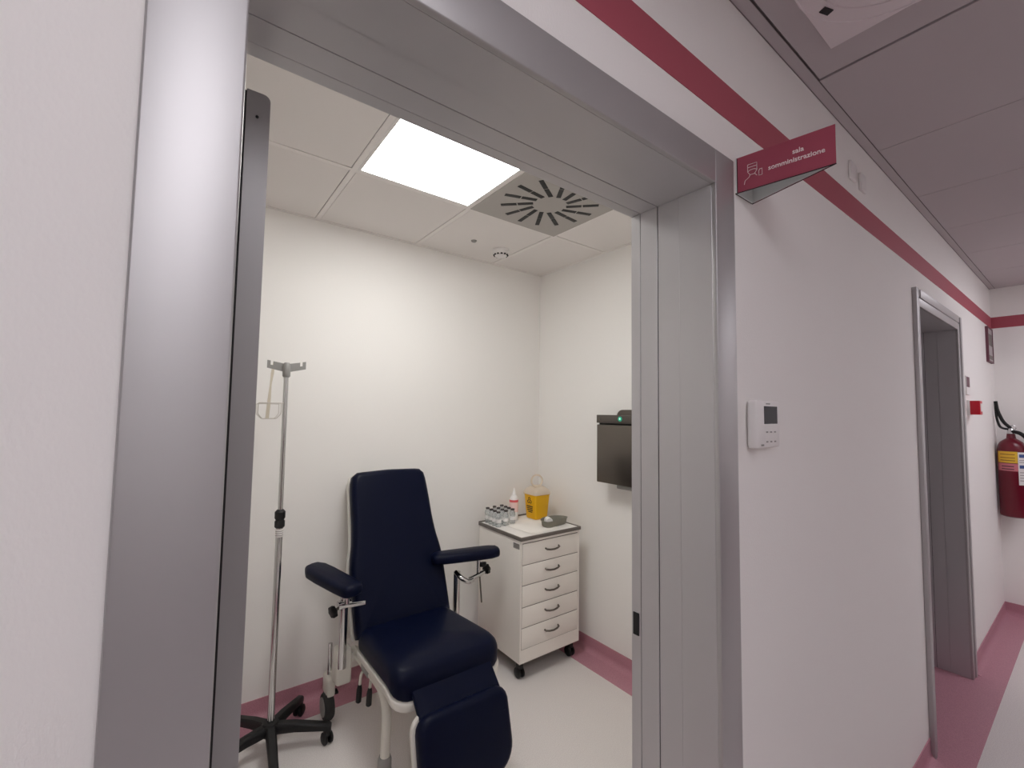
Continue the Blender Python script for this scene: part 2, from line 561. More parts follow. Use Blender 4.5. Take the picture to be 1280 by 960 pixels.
# smoke detector and small sensor
t = thing('smoke_detector', 'small white round smoke detector on the room ceiling near the corner', 'smoke detector', (1.593, 1.747, ZR))
MB().lathe((1.593, 1.747, ZR), [(.001, 0), (.052, 0), (.052, -.012), (.046, -.018), (.046, -.030), (.036, -.042), (.001, -.046)][::-1], n=32).build('body', WHITE, t, smooth=True)
for k in range(12):
    a = 2 * PI * k / 12
    x, y = 1.593 + .0405 * math.cos(a), 1.747 + .0405 * math.sin(a)
    MB().box(x - .006, x + .006, y - .006, y + .006, ZR - .0385, ZR - .031).build('slot', BLACK, t)
tag(MB().lathe((1.375, 1.722, ZR), [(.001, -.010), (.012, -.009), (.017, -.003), (.018, .001)], n=20).build('ceiling_sensor', GREYPL, smooth=True, loc=(1.375, 1.722, ZR)),
    'tiny grey round sensor on the ceiling tile left of the smoke detector', 'sensor')

# corridor diffuser on the hatch tile
cx, cy, zz = 1.19, -0.318, ZC - .004
t = thing('ceiling_diffuser', 'pale square ceiling air diffuser with round swirl plate above the corridor', 'air vent', (cx, cy, zz))
MB().box(cx - .213, cx + .213, cy - .213, cy + .213, zz - .012, zz, .002, 2).build('plate', DIFF, t, smooth=True)
g = MB()
g.ring((cx, cy, zz - .012), .212, .0025, n=48); g.ring((cx, cy, zz - .012), .172, .002, n=48)
g.build('rim', DIFF, t, smooth=True)
MB().lathe((cx, cy, zz - .012), [(.001, -.010), (.150, -.010), (.170, 0.002)], n=40).build('swirl_plate', DIFF, t, smooth=True)
for k in range(12):
    a = 2 * PI * k / 12 + .17
    ca, sa = math.cos(a), math.sin(a)
    def q(r, s, z): return (cx + ca * r - sa * s, cy + sa * r + ca * s, z)
    g = MB()
    z0, z1 = zz - .0145, zz - .0115
    if k in (0, 1):
        continue
    g.loft([[q(.180, -.014, z0), q(.196, -.014, z0), q(.196, .014, z0), q(.180, .014, z0)], [q(.180, -.014, z1), q(.196, -.014, z1), q(.196, .014, z1), q(.180, .014, z1)]])
    g.build('slot', BLACK, t)

# ---------------------------------------------------------------- reclining treatment chair
XM = 0.962
ch = thing('treatment_chair', 'navy blue padded reclining treatment chair with white frame and two armrests', 'chair', (XM, 1.4, 0))
def backmap(off):
    k = 0.40
    nn = Vector((0, -1, k)).normalized()
    def f(u, v, w_):
        p = Vector((u, 1.655 + k * (v - 0.49), v))
        return p + nn * (w_ + off)
    return f
prof = [(.415, .244), (.425, .250), (.55, .251), (.70, .251), (.76, .243), (.82, .230), (.90, .223), (1.0, .220), (1.08, .216)]
outl = [(XM + hw, z) for z, hw in prof]
top = 1.158
for i in range(9):
    a = PI / 2 * i / 8
    outl.append((XM + .216 - .045 + .045 * math.cos(a) - .003, top - .05 + .05 * math.sin(a)))
outl += [(XM - .10, top + .002), (XM - .0, top + .006)][::-1]
left = [(2 * XM - u, v) for u, v in outl[:-2]][::-1]
outl = outl[:-2] + [(XM, top + .006)] + left
outl = resample(outl, 72)
MB().cushion(outl, 0.07, 0.032, backmap(-0.035), crown=0.006).build('backrest', NAVY, ch, smooth=True)
c_ = Vector((XM, .81))
outs = [(c_.x + (u - c_.x) * 1.018, c_.y + (v - c_.y) * 1.012) for u, v in outl]
MB().cushion(outs, 0.022, 0.008, backmap(-0.060)).build('back_shell', SHELL, ch, smooth=True)

# seat: a flat pad that rolls down at its front edge
def seatmap(z0):
    def f(u, v, w_):
        # v runs from the front (1.12) to the back (1.64); the front drops away
        d = max(0.0, 1.26 - v)
        drop = 0.9 * d * d / 0.14
        return Vector((u, v + 0.20 * drop, z0 + w_ - drop * 0.30 - (v - 1.3) * 0.06))
    return f
so = []
so = rrect(XM - .252, XM + .252, 1.115, 1.66, (.075, .075, .05, .05), 10)
so = [(XM + (u - XM) * (1.0 if v < 1.3 else 1.0 - 0.06 * (v - 1.3) / .36), v) for u, v in so]
so = resample(so, 84)
MB().cushion(so, 0.105, 0.045, seatmap(0.385), crown=0.010, k=7).build('seat', NAVY, ch, smooth=True)
cs = Vector((XM, 1.39))
ss = [(cs.x + (u - cs.x) * 1.018, cs.y + (v - cs.y) * 1.02) for u, v in so]
MB().cushion(ss, 0.03, 0.008, seatmap(0.362)).build('seat_shell', SHELL, ch, smooth=True)

# leg rest: a flap under the seat and the calf pad
def panelmap(p0, p1):
    p0, p1 = Vector(p0), Vector(p1)     # (y,z) top -> bottom
    t = (p1 - p0).normalized()
    nn = Vector((t.y, -t.x))            # towards the viewer (-y)
    if nn.x > 0: nn = -nn
    def f(u, v, w_):                    # v = distance down from the top (negative down)
        q = p0 + t * (-v) + nn * w_
        return Vector((u, q.x, q.y))
    return f
fm = panelmap((1.165, 0.40), (1.060, 0.30))
MB().cushion(resample(rrect(XM - .182, XM + .190, -.20, .02, .012), 48), 0.02, 0.008, fm).build('leg_flap', NAVY, ch, smooth=True)
pm = panelmap((1.085, 0.345), (1.005, 0.03))
po = resample(rrect(XM - .205, XM + .205, -.30, 0, (.085, .10, .055, .055), 8), 64)
MB().cushion(po, 0.055, 0.028, lambda u, v, w_: pm(u, v, w_), crown=.006).build('calf_pad', NAVY, ch, smooth=True)
po2 = [(XM + (u - XM) * 1.05, -.15 + (v + .15) * 1.03) for u, v in po]
MB().cushion(po2, 0.02, 0.008, lambda u, v, w_: pm(u, v, w_ - .016)).build('calf_shell', SHELL, ch, smooth=True)

# white tube frame: two side rails that turn down into the front legs
def arc(pts, r, n=6):
    P = [Vector(p) for p in pts]
    out = [P[0]]
    for a, b, c in zip(P, P[1:], P[2:]):
        d0, d1 = (a - b).normalized(), (c - b).normalized()
        s = min(r, (a - b).length * .45, (c - b).length * .45)
        q0, q1 = b + d0 * s, b + d1 * s
        for i in range(n + 1):
            t_ = i / n
            out.append(q0 * (1 - t_) ** 2 + b * 2 * t_ * (1 - t_) + q1 * t_ ** 2)
    out.append(P[-1])
    return out
for s in (-1, 1):
    x = XM + s * 0.222
    lg = MB().tube(arc([(x, 1.74, .325), (x, 1.285, .335), (x, 1.300, .05)], .11), 0.0195, 14).build('front_leg', WPAINT, ch, smooth=True)
    MB().lathe((x, 1.300, 0), [(.001, 0), (.026, 0), (.028, .03), (.028, .075), (.023, .09), (.001, .09)], n=18).build('foot_collar', GREYPL, lg, smooth=True)
    box('rail_bracket', GREYPL, x - .022, x + .022, 1.47, 1.56, .318, .352, ch, bev=.006)
MB().tube([(XM - .222, 1.72, .325), (XM + .222, 1.72, .325)], .016, 12).build('cross_tube', WPAINT, ch, smooth=True)
MB().tube([(XM - .222, 1.42, .335), (XM + .222, 1.42, .335)], .016, 12).build('cross_tube', WPAINT, ch, smooth=True)
# rear housings with the castors
for s in (-1, 1):
    x = XM + s * 0.287
    hs = box('post_housing', WPAINT, x - .036, x + .036, 1.655, 1.735, .215, .375, ch, bev=.014, seg=3)
    MB().box(min(x, XM + s * .2), max(x, XM + s * .2), 1.675, 1.715, .30, .345, .008).build('housing_arm', WPAINT, hs, smooth=True)
    xo = x + s * .030
    MB().tube([(xo, 1.79, .36), (xo, 1.79, .205)], .010, 10).build('side_rod', CHROME, ch, smooth=True)
    ca = MB().box(xo - .020, xo + .020, 1.745, 1.835, .125, .215, .012, 3).build('caster_fork', WPAINT, ch, smooth=True)
    MB().box(x - .03, x + .03, 1.72, 1.80, .20, .235, .006).build('fork_arm', WPAINT, ca, smooth=True)
    MB().lathe((xo - .012 + s * .0, 1.80, .0625), [(.018, -.012), (.055, -.010), (.0625, 0), (.0625, .022), (.055, .032), (.018, .034)], axis=(1, 0, 0), n=28).build('caster_wheel', TYRE, ca, smooth=True)
    MB().lathe((xo - .014, 1.80, .0625), [(.001, -.014), (.042, -.013), (.042, .038), (.001, .039)], axis=(1, 0, 0), n=24).build('wheel_hub', GREYPL, ca, smooth=True)
    MB().box(xo - .020, xo + .036, 1.75, 1.785, .130, .142, .004).build('brake_pedal', BLACK, ca, smooth=True)
# two release levers under the seat on the left
for (x, y, z0) in ((.735, 1.60, .262), (.765, 1.55, .262)):
    lv = MB().tube(arc([(x + .04, y, z0 + .03), (x, y, z0 + .02), (x - .01, y - .01, z0 - .055)], .03), .0065, 10).build('release_lever', WPAINT, ch, smooth=True)
    MB().tube([(x - .008, y - .01, z0 - .03), (x - .010, y - .012, z0 - .05), (x - .013, y - .014, z0 - .10), (x - .0135, y - .0145, z0 - .105)], [.009, .0125, .0125, .007], 12).build('lever_grip', BLACK, lv, smooth=True)

# armrest posts, clamps, knobs and pads
def star_knob(c, ax, r, parent):
    g = MB()
    ax = Vector(ax).normalized()
    a = ax.orthogonal().normalized(); b = ax.cross(a)
    n = 36
    rings = []
    for (h_, k_) in ((-.012, .75), (-.009, 1), (.009, 1), (.012, .75)):
        rings.append([Vector(c) + ax * h_ + (r * k_ * (1 + .10 * math.cos(6 * 2 * PI * i / n))) * (math.cos(2 * PI * i / n) * a + math.sin(2 * PI * i / n) * b) for i in range(n)])
    g.loft(rings)
    return g.build('knob', BLACK, parent, smooth=True)
# left
pl = MB().tube([(.662, 1.655, .30), (.662, 1.655, .660)], .0185, 16).build('armrest_post', CHROME, ch, smooth=True)
cl = MB().box(.632, .694, 1.63, 1.675, .575, .605, .006).tube([(.640, 1.64, .588), (.745, 1.60, .595)], .011, 10).build('clamp', CHROME, pl, smooth=True)
MB().tube([(.640, 1.640, .586), (.612, 1.632, .578)], .007, 8).build('knob_stem', STEEL, pl, smooth=True)
star_knob((.606, 1.630, .576), (1, .25, .25), .025, pl)
MB().tube([(.668, 1.63, .60), (.668, 1.63, .672)], .013, 10).build('pad_stem', CHROME, pl, smooth=True)
def padmap(base, ang, tilt, roll=0):
    ax = Vector((math.cos(ang) * math.cos(tilt), math.sin(ang) * math.cos(tilt), math.sin(tilt)))
    sd = Vector((-math.sin(ang), math.cos(ang), 0))
    sd = (sd * math.cos(roll) + ax.cross(sd) * math.sin(roll)).normalized()
    nn = ax.cross(sd)
    b = Vector(base)
    return lambda u, v, w_: b + ax * u + sd * v + nn * w_
pad_o = resample([(0, -.035), (.02, -.05), (.10, -.055), (.25, -.058), (.33, -.055), (.375, -.035), (.385, 0), (.375, .035), (.33, .055), (.25, .058), (.10, .055), (.02, .05), (0, .035), (-.008, 0)], 60)
# the left pad points back towards the wall, slightly outwards; the right one is swung right round to the side
MB().cushion(pad_o, .052, .024, padmap((.668, 1.515, .668), math.radians(106), math.radians(3), math.radians(-4)), crown=.004).build('armrest_pad', NAVY, ch, smooth=True)
# right
pr = MB().tube([(1.268, 1.655, .30), (1.268, 1.655, .618)], .0185, 16).build('armrest_post', CHROME, ch, smooth=True)
MB().tube(arc([(1.262, 1.655, .615), (1.262, 1.60, .600), (1.300, 1.585, .575), (1.335, 1.60, .575)], .02), .013, 10).build('crank', CHROME, pr, smooth=True)
MB().tube([(1.325, 1.61, .577), (1.425, 1.625, .592)], .013, 12).build('clamp', CHROME, pr, smooth=True)
star_knob((1.447, 1.630, .603), (1, .12, .1), .026, pr)
star_knob((1.416, 1.625, .636), (0, .2, 1), .021, pr)
MB().tube([(1.388, 1.625, .585), (1.388, 1.625, .680)], .011, 10).build('pad_stem', CHROME, pr, smooth=True)
MB().tube([(1.394, 1.620, .585), (1.424, 1.640, .420)], .0045, 8).build('stem_rod', STEEL, pr, smooth=True)
MB().cushion(pad_o, .052, .024, padmap((1.135, 1.690, .676), math.radians(-16), math.radians(1), math.radians(0)), crown=.004).build('armrest_pad', NAVY, ch, smooth=True)

# ---------------------------------------------------------------- infusion stand
IX, IY = 0.386, 1.728
iv = thing('infusion_stand', 'chrome infusion stand on a black five-legged caster base by the open door', 'infusion stand', (IX, IY, 0))
MB().lathe((IX, IY, 0), [(.001, .075), (.032, .075), (.036, .085), (.036, .118), (.030, .128), (.001, .128)], n=24).build('hub', BLACK, iv, smooth=True)
for k in range(5):
    a = math.radians(-23 + 72 * k)
    d = Vector((math.cos(a), math.sin(a), 0)); sd = Vector((-d.y, d.x, 0))
    rings = []
    for (r, zc, hw, hh) in ((.02, .103, .021, .020), (.10, .098, .019, .018), (.20, .082, .017, .015), (.245, .076, .016, .013), (.252, .076, .010, .008)):
        c = Vector((IX, IY, zc)) + d * r
        rings.append([c + sd * (hw * cu) + Vector((0, 0, hh * cv)) for cu, cv in ((-1, -1), (1, -1), (1, .55), (.65, 1), (-.65, 1), (-1, .55))])
    lg = MB().loft(rings).build('base_leg', BLACK, iv, smooth=True)
    c = Vector((IX, IY, 0)) + d * .235
    b = a + .6 + k
    wd = Vector((math.cos(b), math.sin(b), 0))
    g = MB()
    for s in (-1, 1):
        g.lathe(c + wd * (s * .013) + Vector((0, 0, .026)), [(.001, -.008), (.020, -.008), (.026, -.004), (.026, .004), (.020, .008), (.001, .008)], axis=wd, n=18)
    g.lathe(c + Vector((0, 0, .03)), [(.012, 0), (.018, .012), (.016, .04)], n=12)
    g.build('caster', BLACK, lg, smooth=True)
MB().tube([(IX, IY, .10), (IX, IY, 1.005)], .0145, 16).build('lower_pole', CHROME, iv, smooth=True)
up_ = MB().tube([(IX, IY, .98), (IX, IY, 1.66)], .0105, 14).build('upper_pole', CHROME, iv, smooth=True)
MB().lathe((IX, IY, .965), [(.0155, 0), (.021, .006), (.021, .03), (.017, .036), (.022, .045), (.022, .072), (.013, .082), (.011, .083)], n=20).build('height_collar', BLACK, iv, smooth=True)
g = MB(); g.lathe((IX, IY, .925), [(.0148, 0), (.0152, .001), (.0152, .035), (.0148, .036)], n=20)
st = g.build('pole_sticker', WHITE, iv, smooth=True)
for z in (.932, .941, .950):
    MB().lathe((IX, IY, z), [(.0150, 0), (.0155, .0003), (.0155, .003), (.0150, .0034)], n=20).build('print_line', GREYPL, st)
hd = MB().lathe((IX, IY, 1.645), [(.012, 0), (.0165, .006), (.0165, .06), (.010, .068), (.001, .069)], n=18).build('hook_head', GREYPL, iv, smooth=True)
for s, dy in ((-1, .015), (1, -.015)):
    g = MB()
    # flat arm with a notch near its end, drawn in profile
    pf = [(.010, -.028), (.010, .024), (.052, .034), (.052, .014), (.062, .014), (.062, .036), (.082, .040), (.082, -.008)]
    pf = [(.010, -.018), (.010, .020), (.054, .028), (.054, .010), (.065, .012), (.065, .031), (.078, .033), (.078, -.002)]
    f0 = lambda u, v: (IX + s * u, IY - .003 + dy * u / .08 , 1.688 + v)
    f1 = lambda u, v: (IX + s * u, IY + .003 + dy * u / .08, 1.688 + v)
    g.prism(pf, f0, f1)
    g.build('hook_arm', GREYPL, hd)
# plastic bottle holder hanging from the left hook
hx, hy_ = IX - .060, IY + .012
bh = thing('bottle_holder', 'clear plastic infusion bottle holder hanging from the left hook of the stand', 'bottle holder', (hx, hy_, 1.50))
MB().loft([[(hx + .006, hy_ - .004, 1.712), (hx + .012, hy_ - .004, 1.712), (hx + .012, hy_ + .004, 1.712), (hx + .006, hy_ + .004, 1.712)],
           [(hx - .002, hy_ - .004, 1.66), (hx + .010, hy_ - .004, 1.66), (hx + .010, hy_ + .001, 1.66), (hx - .002, hy_ + .001, 1.66)],
           [(hx - .004, hy_ - .003, 1.61), (hx + .003, hy_ - .003, 1.61), (hx + .003, hy_ + .001, 1.61), (hx - .004, hy_ + .001, 1.61)],
           [(hx - .012, hy_ - .003, 1.52), (hx + .002, hy_ - .003, 1.52), (hx + .002, hy_ + .001, 1.52), (hx - .012, hy_ + .001, 1.52)],
           [(hx - .016, hy_ - .003, 1.455), (hx - .002, hy_ - .003, 1.455), (hx - .002, hy_ + .001, 1.455), (hx - .016, hy_ + .001, 1.455)]]).build('strap', mat('cream_plastic', (206, 197, 180), 0.5), bh)
x0, x1 = hx - .05, hx + .042
pts = [(x1 + .01, hy_ - .03, 1.526), (x0, hy_ - .03, 1.526), (x0, hy_ - .03, 1.478), (x0 + .018, hy_ - .025, 1.456), (x1 - .018, hy_ - .025, 1.456), (x1, hy_ - .03, 1.478), (x1, hy_ - .03, 1.522)]
MB().tube(arc(pts, .006, 3), .0022, 8).build('wire_cradle', CLEARW, bh, smooth=True)
pts = [(x1, hy_ + .03, 1.522), (x0, hy_ + .03, 1.522), (x0, hy_ + .03, 1.478), (x0 + .018, hy_ + .02, 1.456), (x1 - .018, hy_ + .02, 1.456), (x1, hy_ + .03, 1.478), (x1, hy_ + .03, 1.522)]
MB().tube(arc(pts, .006, 3), .0014, 8).build('wire_cradle', CLEARW, bh, smooth=True)

# ---------------------------------------------------------------- drawer cabinet
KX0, KX1, KY0, KY1, KZ0, KZ1 = 1.577, 2.041, 1.480, 1.915, 0.098, 0.790
cb = thing('drawer_cabinet', 'white five-drawer metal cabinet on black casters in the room corner', 'cabinet', ((KX0 + KX1) / 2, (KY0 + KY1) / 2, 0))
box('body', CAB, KX0, KX1, KY0 + .002, KY1, KZ0, KZ1 - .0185, cb, bev=.003)
g = MB()
g.box(KX0, KX0 + .010, KY0, KY0 + .004, KZ0, KZ1 - .0185, .001, 1); g.box(KX1 - .014, KX1, KY0, KY0 + .004, KZ0, KZ1 - .0185, .001, 1)
g.box(KX0 + .010, KX1 - .014, KY0, KY0 + .004, KZ0, .172, .001, 1)
g.box(KX0 + .010, KX1 - .014, KY0, KY0 + .004, .7565, KZ1 - .0185, .001, 1)
g.build('face_frame', CAB, cb)
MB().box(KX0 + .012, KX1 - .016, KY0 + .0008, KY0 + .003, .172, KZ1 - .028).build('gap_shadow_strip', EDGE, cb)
zz = [.172, .289, .402, .521, .634, .754]
for i in range(5):
    dr = box('drawer', CAB, KX0 + .0125, KX1 - .0165, KY0 - .001, KY0 + .010, zz[i] + .002, zz[i + 1] - .002, cb, bev=.0015)
    zc = zz[i] + (zz[i + 1] - zz[i]) * .50
    xm = (KX0 + KX1) / 2 + .003
    MB().tube([(xm - .052, KY0, zc + .010), (xm - .049, KY0 - .012, zc + .006), (xm - .030, KY0 - .019, zc + .003), (xm, KY0 - .022, zc + .001), (xm + .030, KY0 - .019, zc + .003), (xm + .049, KY0 - .012, zc + .006), (xm + .052, KY0, zc + .010)], .0052, 10).build('handle', STEEL, dr, smooth=True)
tp = box('top_board', mat('white_top', (238, 235, 231), 0.35), KX0 + .004, KX1 - .004, KY0 - .002, KY1 - .002, KZ1 - .018, KZ1 - .002, cb)
g = MB()
e = .012
g.box(KX0 - .004, KX1 + .004, KY0 - .010, KY0 + .002, KZ1 - .018, KZ1 + .002, .002); g.box(KX0 - .004, KX1 + .004, KY1 - .006, KY1 + .004, KZ1 - .018, KZ1 + .006, .002)
g.box(KX0 - .006, KX0 + .005, KY0 - .008, KY1 + .002, KZ1 - .018, KZ1 + .002, .002); g.box(KX1 - .005, KX1 + .006, KY0 - .008, KY1 + .002, KZ1 - .018, KZ1 + .002, .002)
g.build('edging', EDGE, tp, smooth=True)
sk = box('side_sticker', GREYPL, KX0 - .0012, KX0 + .001, KY0 + .012, KY0 + .070, .722, .752, cb)
for z in (.729, .737, .745):
    box('print_line', EDGE, KX0 - .0018, KX0 - .0008, KY0 + .018, KY0 + .062, z, z + .003, sk)
for x in (KX0 + .035, KX1 - .035):
    for y in (KY0 + .045, KY1 - .05):
        g = MB()
        for s in (-1, 1):
            g.lathe((x + s * .013, y, .0295), [(.001, -.009), (.022, -.009), (.0295, -.004), (.0295, .004), (.022, .009), (.001, .009)], axis=(1, 0, 0), n=20)
        g.box(x - .016, x + .016, y - .018, y + .018, .048, .078, .006); g.tube([(x, y, .07), (x, y, .10)], .010, 10)
        g.build('caster', BLACK, cb, smooth=True)
box('base_tray', EDGE, KX0 + .004, KX1 - .004, KY0 + .006, KY1 - .004, KZ0 - .006, KZ0, cb)

# things on the cabinet
ZT_ = KZ1 - .002
# sheets of paper
g = MB()
n = 8
def sheet(bx, by, w_, d_, ang, z, lift):
    ca, sa = math.cos(ang), math.sin(ang)
    gr = [[None] * (n + 1) for _ in range(n + 1)]
    lo = [[None] * (n + 1) for _ in range(n + 1)]
    for i in range(n + 1):
        for j in range(n + 1):
            u, v = (i / n - .5) * w_, (j / n - .5) * d_
            hgt = z + .0012 + lift * (max(0, abs(i / n - .5) * 2 - .55) ** 2) * (.5 + .5 * math.sin(j * 1.1)) + .0006 * math.sin(i * 2.0 + j)
            gr[i][j] = g.bm.verts.new((bx + ca * u - sa * v, by + sa * u + ca * v, hgt))
            lo[i][j] = g.bm.verts.new((bx + ca * u - sa * v, by + sa * u + ca * v, hgt - .0008))
    for i in range(n):
        for j in range(n):
            g._face((gr[i][j], gr[i + 1][j], gr[i + 1][j + 1], gr[i][j + 1])); g._face((lo[i][j], lo[i][j + 1], lo[i + 1][j + 1], lo[i + 1][j]))
    for i in range(n):
        g._face((gr[i][0], lo[i][0], lo[i + 1][0], gr[i + 1][0])); g._face((gr[i][n], gr[i + 1][n], lo[i + 1][n], lo[i][n]))
        g._face((gr[0][i], gr[0][i + 1], lo[0][i + 1], lo[0][i])); g._face((gr[n][i], lo[n][i], lo[n][i + 1], gr[n][i + 1]))
sheet(1.790, 1.650, .24, .28, .06, ZT_ + .0012, .006)
tag(g.build('paper_towel', PAPER, loc=(1.80, 1.655, ZT_), smooth=True), 'white sheet of paper lying flat on the cabinet top', 'paper')

# sharps bin
BX, BY = 1.965, 1.805
yb = thing('sharps_bin', 'yellow sharps container with pale lid and ring handle on the cabinet', 'sharps container', (BX, BY, ZT_))
def sq(hx_, hy2, z, r=.012): return [(BX + u, BY + v, z) for u, v in rrect(-hx_, hx_, -hy2, hy2, r, 3)]
zb = ZT_ + .002
MB().loft([sq(.050, .050, zb), sq(.053, .053, zb + .01), sq(.064, .062, zb + .155), sq(.067, .065, zb + .158), sq(.067, .065, zb + .165)]).build('bucket', YELLOW, yb, smooth=True)
ld = MB().loft([sq(.070, .068, zb + .160, .014), sq(.070, .068, zb + .172, .014), sq(.064, .062, zb + .190, .02), sq(.046, .044, zb + .208, .03), sq(.030, .030, zb + .214, .028)]).build('lid', LIDM, yb, smooth=True)
MB().ring((BX - .028, BY - .03, zb + .252), .038, .006, axis=(.35, .9, .0), n=32).build('ring_handle', LIDM, ld, smooth=True)
# hazard print on its left face: a three-lobed symbol above rows of small marks
g = MB()
def fx(v, z):   # point on the left (-x) face
    tt = (z - zb) / .158
    return (BX - (.052 + .012 * tt) - .0014, BY + v, z)
def patch(v0, v1, z0, z1):
    a = [fx(v0, z0), fx(v1, z0), fx(v1, z1), fx(v0, z1)]
    g.loft([[(x - .0006, y, z) for x, y, z in a], [(x + .002, y, z) for x, y, z in a]])
for k in range(3):
    a = PI / 2 + k * 2 * PI / 3
    vc, zc = .004 + .013 * math.cos(a), zb + .118 + .013 * math.sin(a)
    m = 14
    for i in range(m - 3):
        a0 = a + PI + .45 + (2 * PI - .9) * i / (m - 3); a1 = a + PI + .45 + (2 * PI - .9) * (i + 1) / (m - 3)
        q0 = fx(vc + .011 * math.cos(a0), zc + .011 * math.sin(a0)); q1 = fx(vc + .011 * math.cos(a1), zc + .011 * math.sin(a1))
        q2 = fx(vc + .007 * math.cos(a1), zc + .007 * math.sin(a1)); q3 = fx(vc + .007 * math.cos(a0), zc + .007 * math.sin(a0))
        g.loft([[(x - .0006, y, z) for x, y, z in (q0, q1, q2, q3)], [(x + .002, y, z) for x, y, z in (q0, q1, q2, q3)]])
for (v0, v1, z) in ((-.028, .034, .078), (-.024, .010, .066), (.014, .032, .066), (-.026, .030, .054), (-.020, .020, .042)):
    patch(v0, v1, zb + z, zb + z + .006)
g.build('hazard_print', DARKINK, yb)

# spray bottle behind the vials
SX, SY = 1.800, 1.845
sb = thing('dropper_bottle', 'white nozzle bottle with coral label standing behind the clear vials', 'bottle', (SX, SY, ZT_))
MB().lathe((SX, SY, ZT_), [(.001, 0), (.026, 0), (.029, .004), (.029, .13), (.024, .15), (.014, .16), (.001, .161)], n=24).build('bottle', WHITE, sb, smooth=True)
MB().lathe((SX, SY, ZT_), [(.0292, .118), (.0296, .119), (.0296, .132), (.0292, .133)], n=24).build('label_band', CORAL, sb, smooth=True)
MB().lathe((SX, SY, ZT_), [(.0292, .055), (.0294, .056), (.0294, .117), (.0292, .118)], n=24).build('label', mat('pale_pink_label', (240, 205, 200), .5), sb, smooth=True)
MB().lathe((SX, SY, ZT_ + .16), [(.001, 0), (.015, 0), (.015, .012), (.010, .02), (.004, .045), (.001, .046)], n=18).build('nozzle', WHITE, sb, smooth=True)

# twelve clear vials
def make_vial(x, y):
    t = thing('vial', None, 'vial', (x, y, ZT_), 'clear vials on the cabinet top')
    MB().lathe((x, y, ZT_), [(.001, .001), (.0165, .001), (.0175, .004), (.0175, .062), (.015, .074), (.011, .080), (.011, .086), (.001, .087)], n=18).build('bottle', GLASS, t, smooth=True)
    lb = MB().lathe((x, y, ZT_), [(.0177, .026), (.0179, .027), (.0179, .046), (.0177, .047)], n=18).build('label', WHITE, t, smooth=True)
    MB().lathe((x, y, ZT_), [(.001, .086), (.0115, .086), (.0125, .087), (.0125, .093), (.011, .095), (.001, .095)], n=14).build('cap', CAPM, t, smooth=True)
    return t
v0 = make_vial(1.611, 1.753)
vials = [v0]
for r in range(3):
    for c in range(4):
        if r == 0 and c == 0: continue
        o = v0.copy(); COL.objects.link(o)
        o.location = (1.611 + .062 * r + .003 * c, 1.753 + .0445 * c + .008 * r + random.uniform(-.004, .004), ZT_)
        for chd in v0.children:
            d = chd.copy(); COL.objects.link(d); d.parent = o
        vials.append(o)
for i, o in enumerate(vials):
    o['label'] = 'small clear vial with dark cap in the cluster on the cabinet top'

# kidney dish with a roll of gauze
DX, DY = 1.930, 1.600
kd = thing('kidney_dish', 'grey kidney-shaped dish lying on the cabinet top before the sharps bin', 'kidney dish', (DX, DY, ZT_))
def kid(s, z, n=40):
    out = []
    for i in range(n):
        a = 2 * PI * i / n
        pw = lambda t, e_: math.copysign(abs(t) ** e_, t)
        u, v = .104 * pw(math.cos(a), .75), .050 * pw(math.sin(a), .75)
        v += .022 * (u / .104) ** 2 - .010          # bend
        ca, sa = math.cos(.16), math.sin(.16)
        u, v = u * s, (v) * s
        out.append((DX + ca * u - sa * (-v), DY + sa * u + ca * (-v), z))
    return out
zk = ZT_ + .002
MB().loft([kid(.86, zk), kid(.92, zk + .005), kid(.985, zk + .034), kid(1.04, zk + .037), kid(1.04, zk + .040), kid(.955, zk + .039), kid(.87, zk + .008), kid(.4, zk + .006), kid(.05, zk + .006)]).build('dish', PULP, kd, smooth=True)
tag(MB().lathe((DX - .066, DY - .040, zk + .036), [(.004, 0), (.021, .001), (.022, .004), (.022, .042), (.021, .045), (.004, .046)], axis=(.35, .95, 0), n=24).build('gauze_roll', WHITE, loc=(DX - .066, DY - .018, zk + .036), smooth=True),
    'white roll of gauze lying in the grey kidney dish', 'gauze')

# ---------------------------------------------------------------- dispenser on the right wall of the room
tx = XR
wd = thing('wall_dispenser', 'dark steel wall dispenser with green light on the right room wall', 'dispenser', (tx, 1.16, 1.28))
g = MB()
bp = rrect(1.00, 1.258, 1.40, 1.522, (.004, .004, .045, .045), 6)
MB().prism(bp, lambda u, v: (tx - .018, u, v), lambda u, v: (tx, u, v)).build('back_plate', STEEL, wd, smooth=True)
fr = box('front_cover', STEEL, tx - .12, tx - .004, 0.99, 1.325, 1.090, 1.432, wd, bev=.004)
hdp = box('control_strip', mat('graphite_steel', (98, 92, 87), .4, metal=.7), tx - .12, tx - .004, 0.99, 1.328, 1.442, 1.490, wd, bev=.003)
box('recess', BLACK, tx - .105, tx - .006, 1.0, 1.318, 1.430, 1.444, wd)
MB().lathe((tx - .1195, 1.148, 1.468), [(.001, -.003), (.013, -.003), (.014, -.001), (.014, .002)][::-1], axis=(1, 0, 0), n=24).build('status_light', GREENL, hdp, smooth=True)
MB().box(tx - .1232, tx - .122, 1.144, 1.152, 1.464, 1.474).build('status_glyph', GREENW, hdp)
MB().lathe((tx - .1195, 1.305, 1.467), [(.001, -.002), (.010, -.002), (.011, .001)][::-1], axis=(1, 0, 0), n=20).build('key_lock', STEEL, hdp, smooth=True)
box('outlet_tray', GREYPL, tx - .10, tx - .006, 1.00, 1.19, 1.066, 1.094, wd, bev=.005)

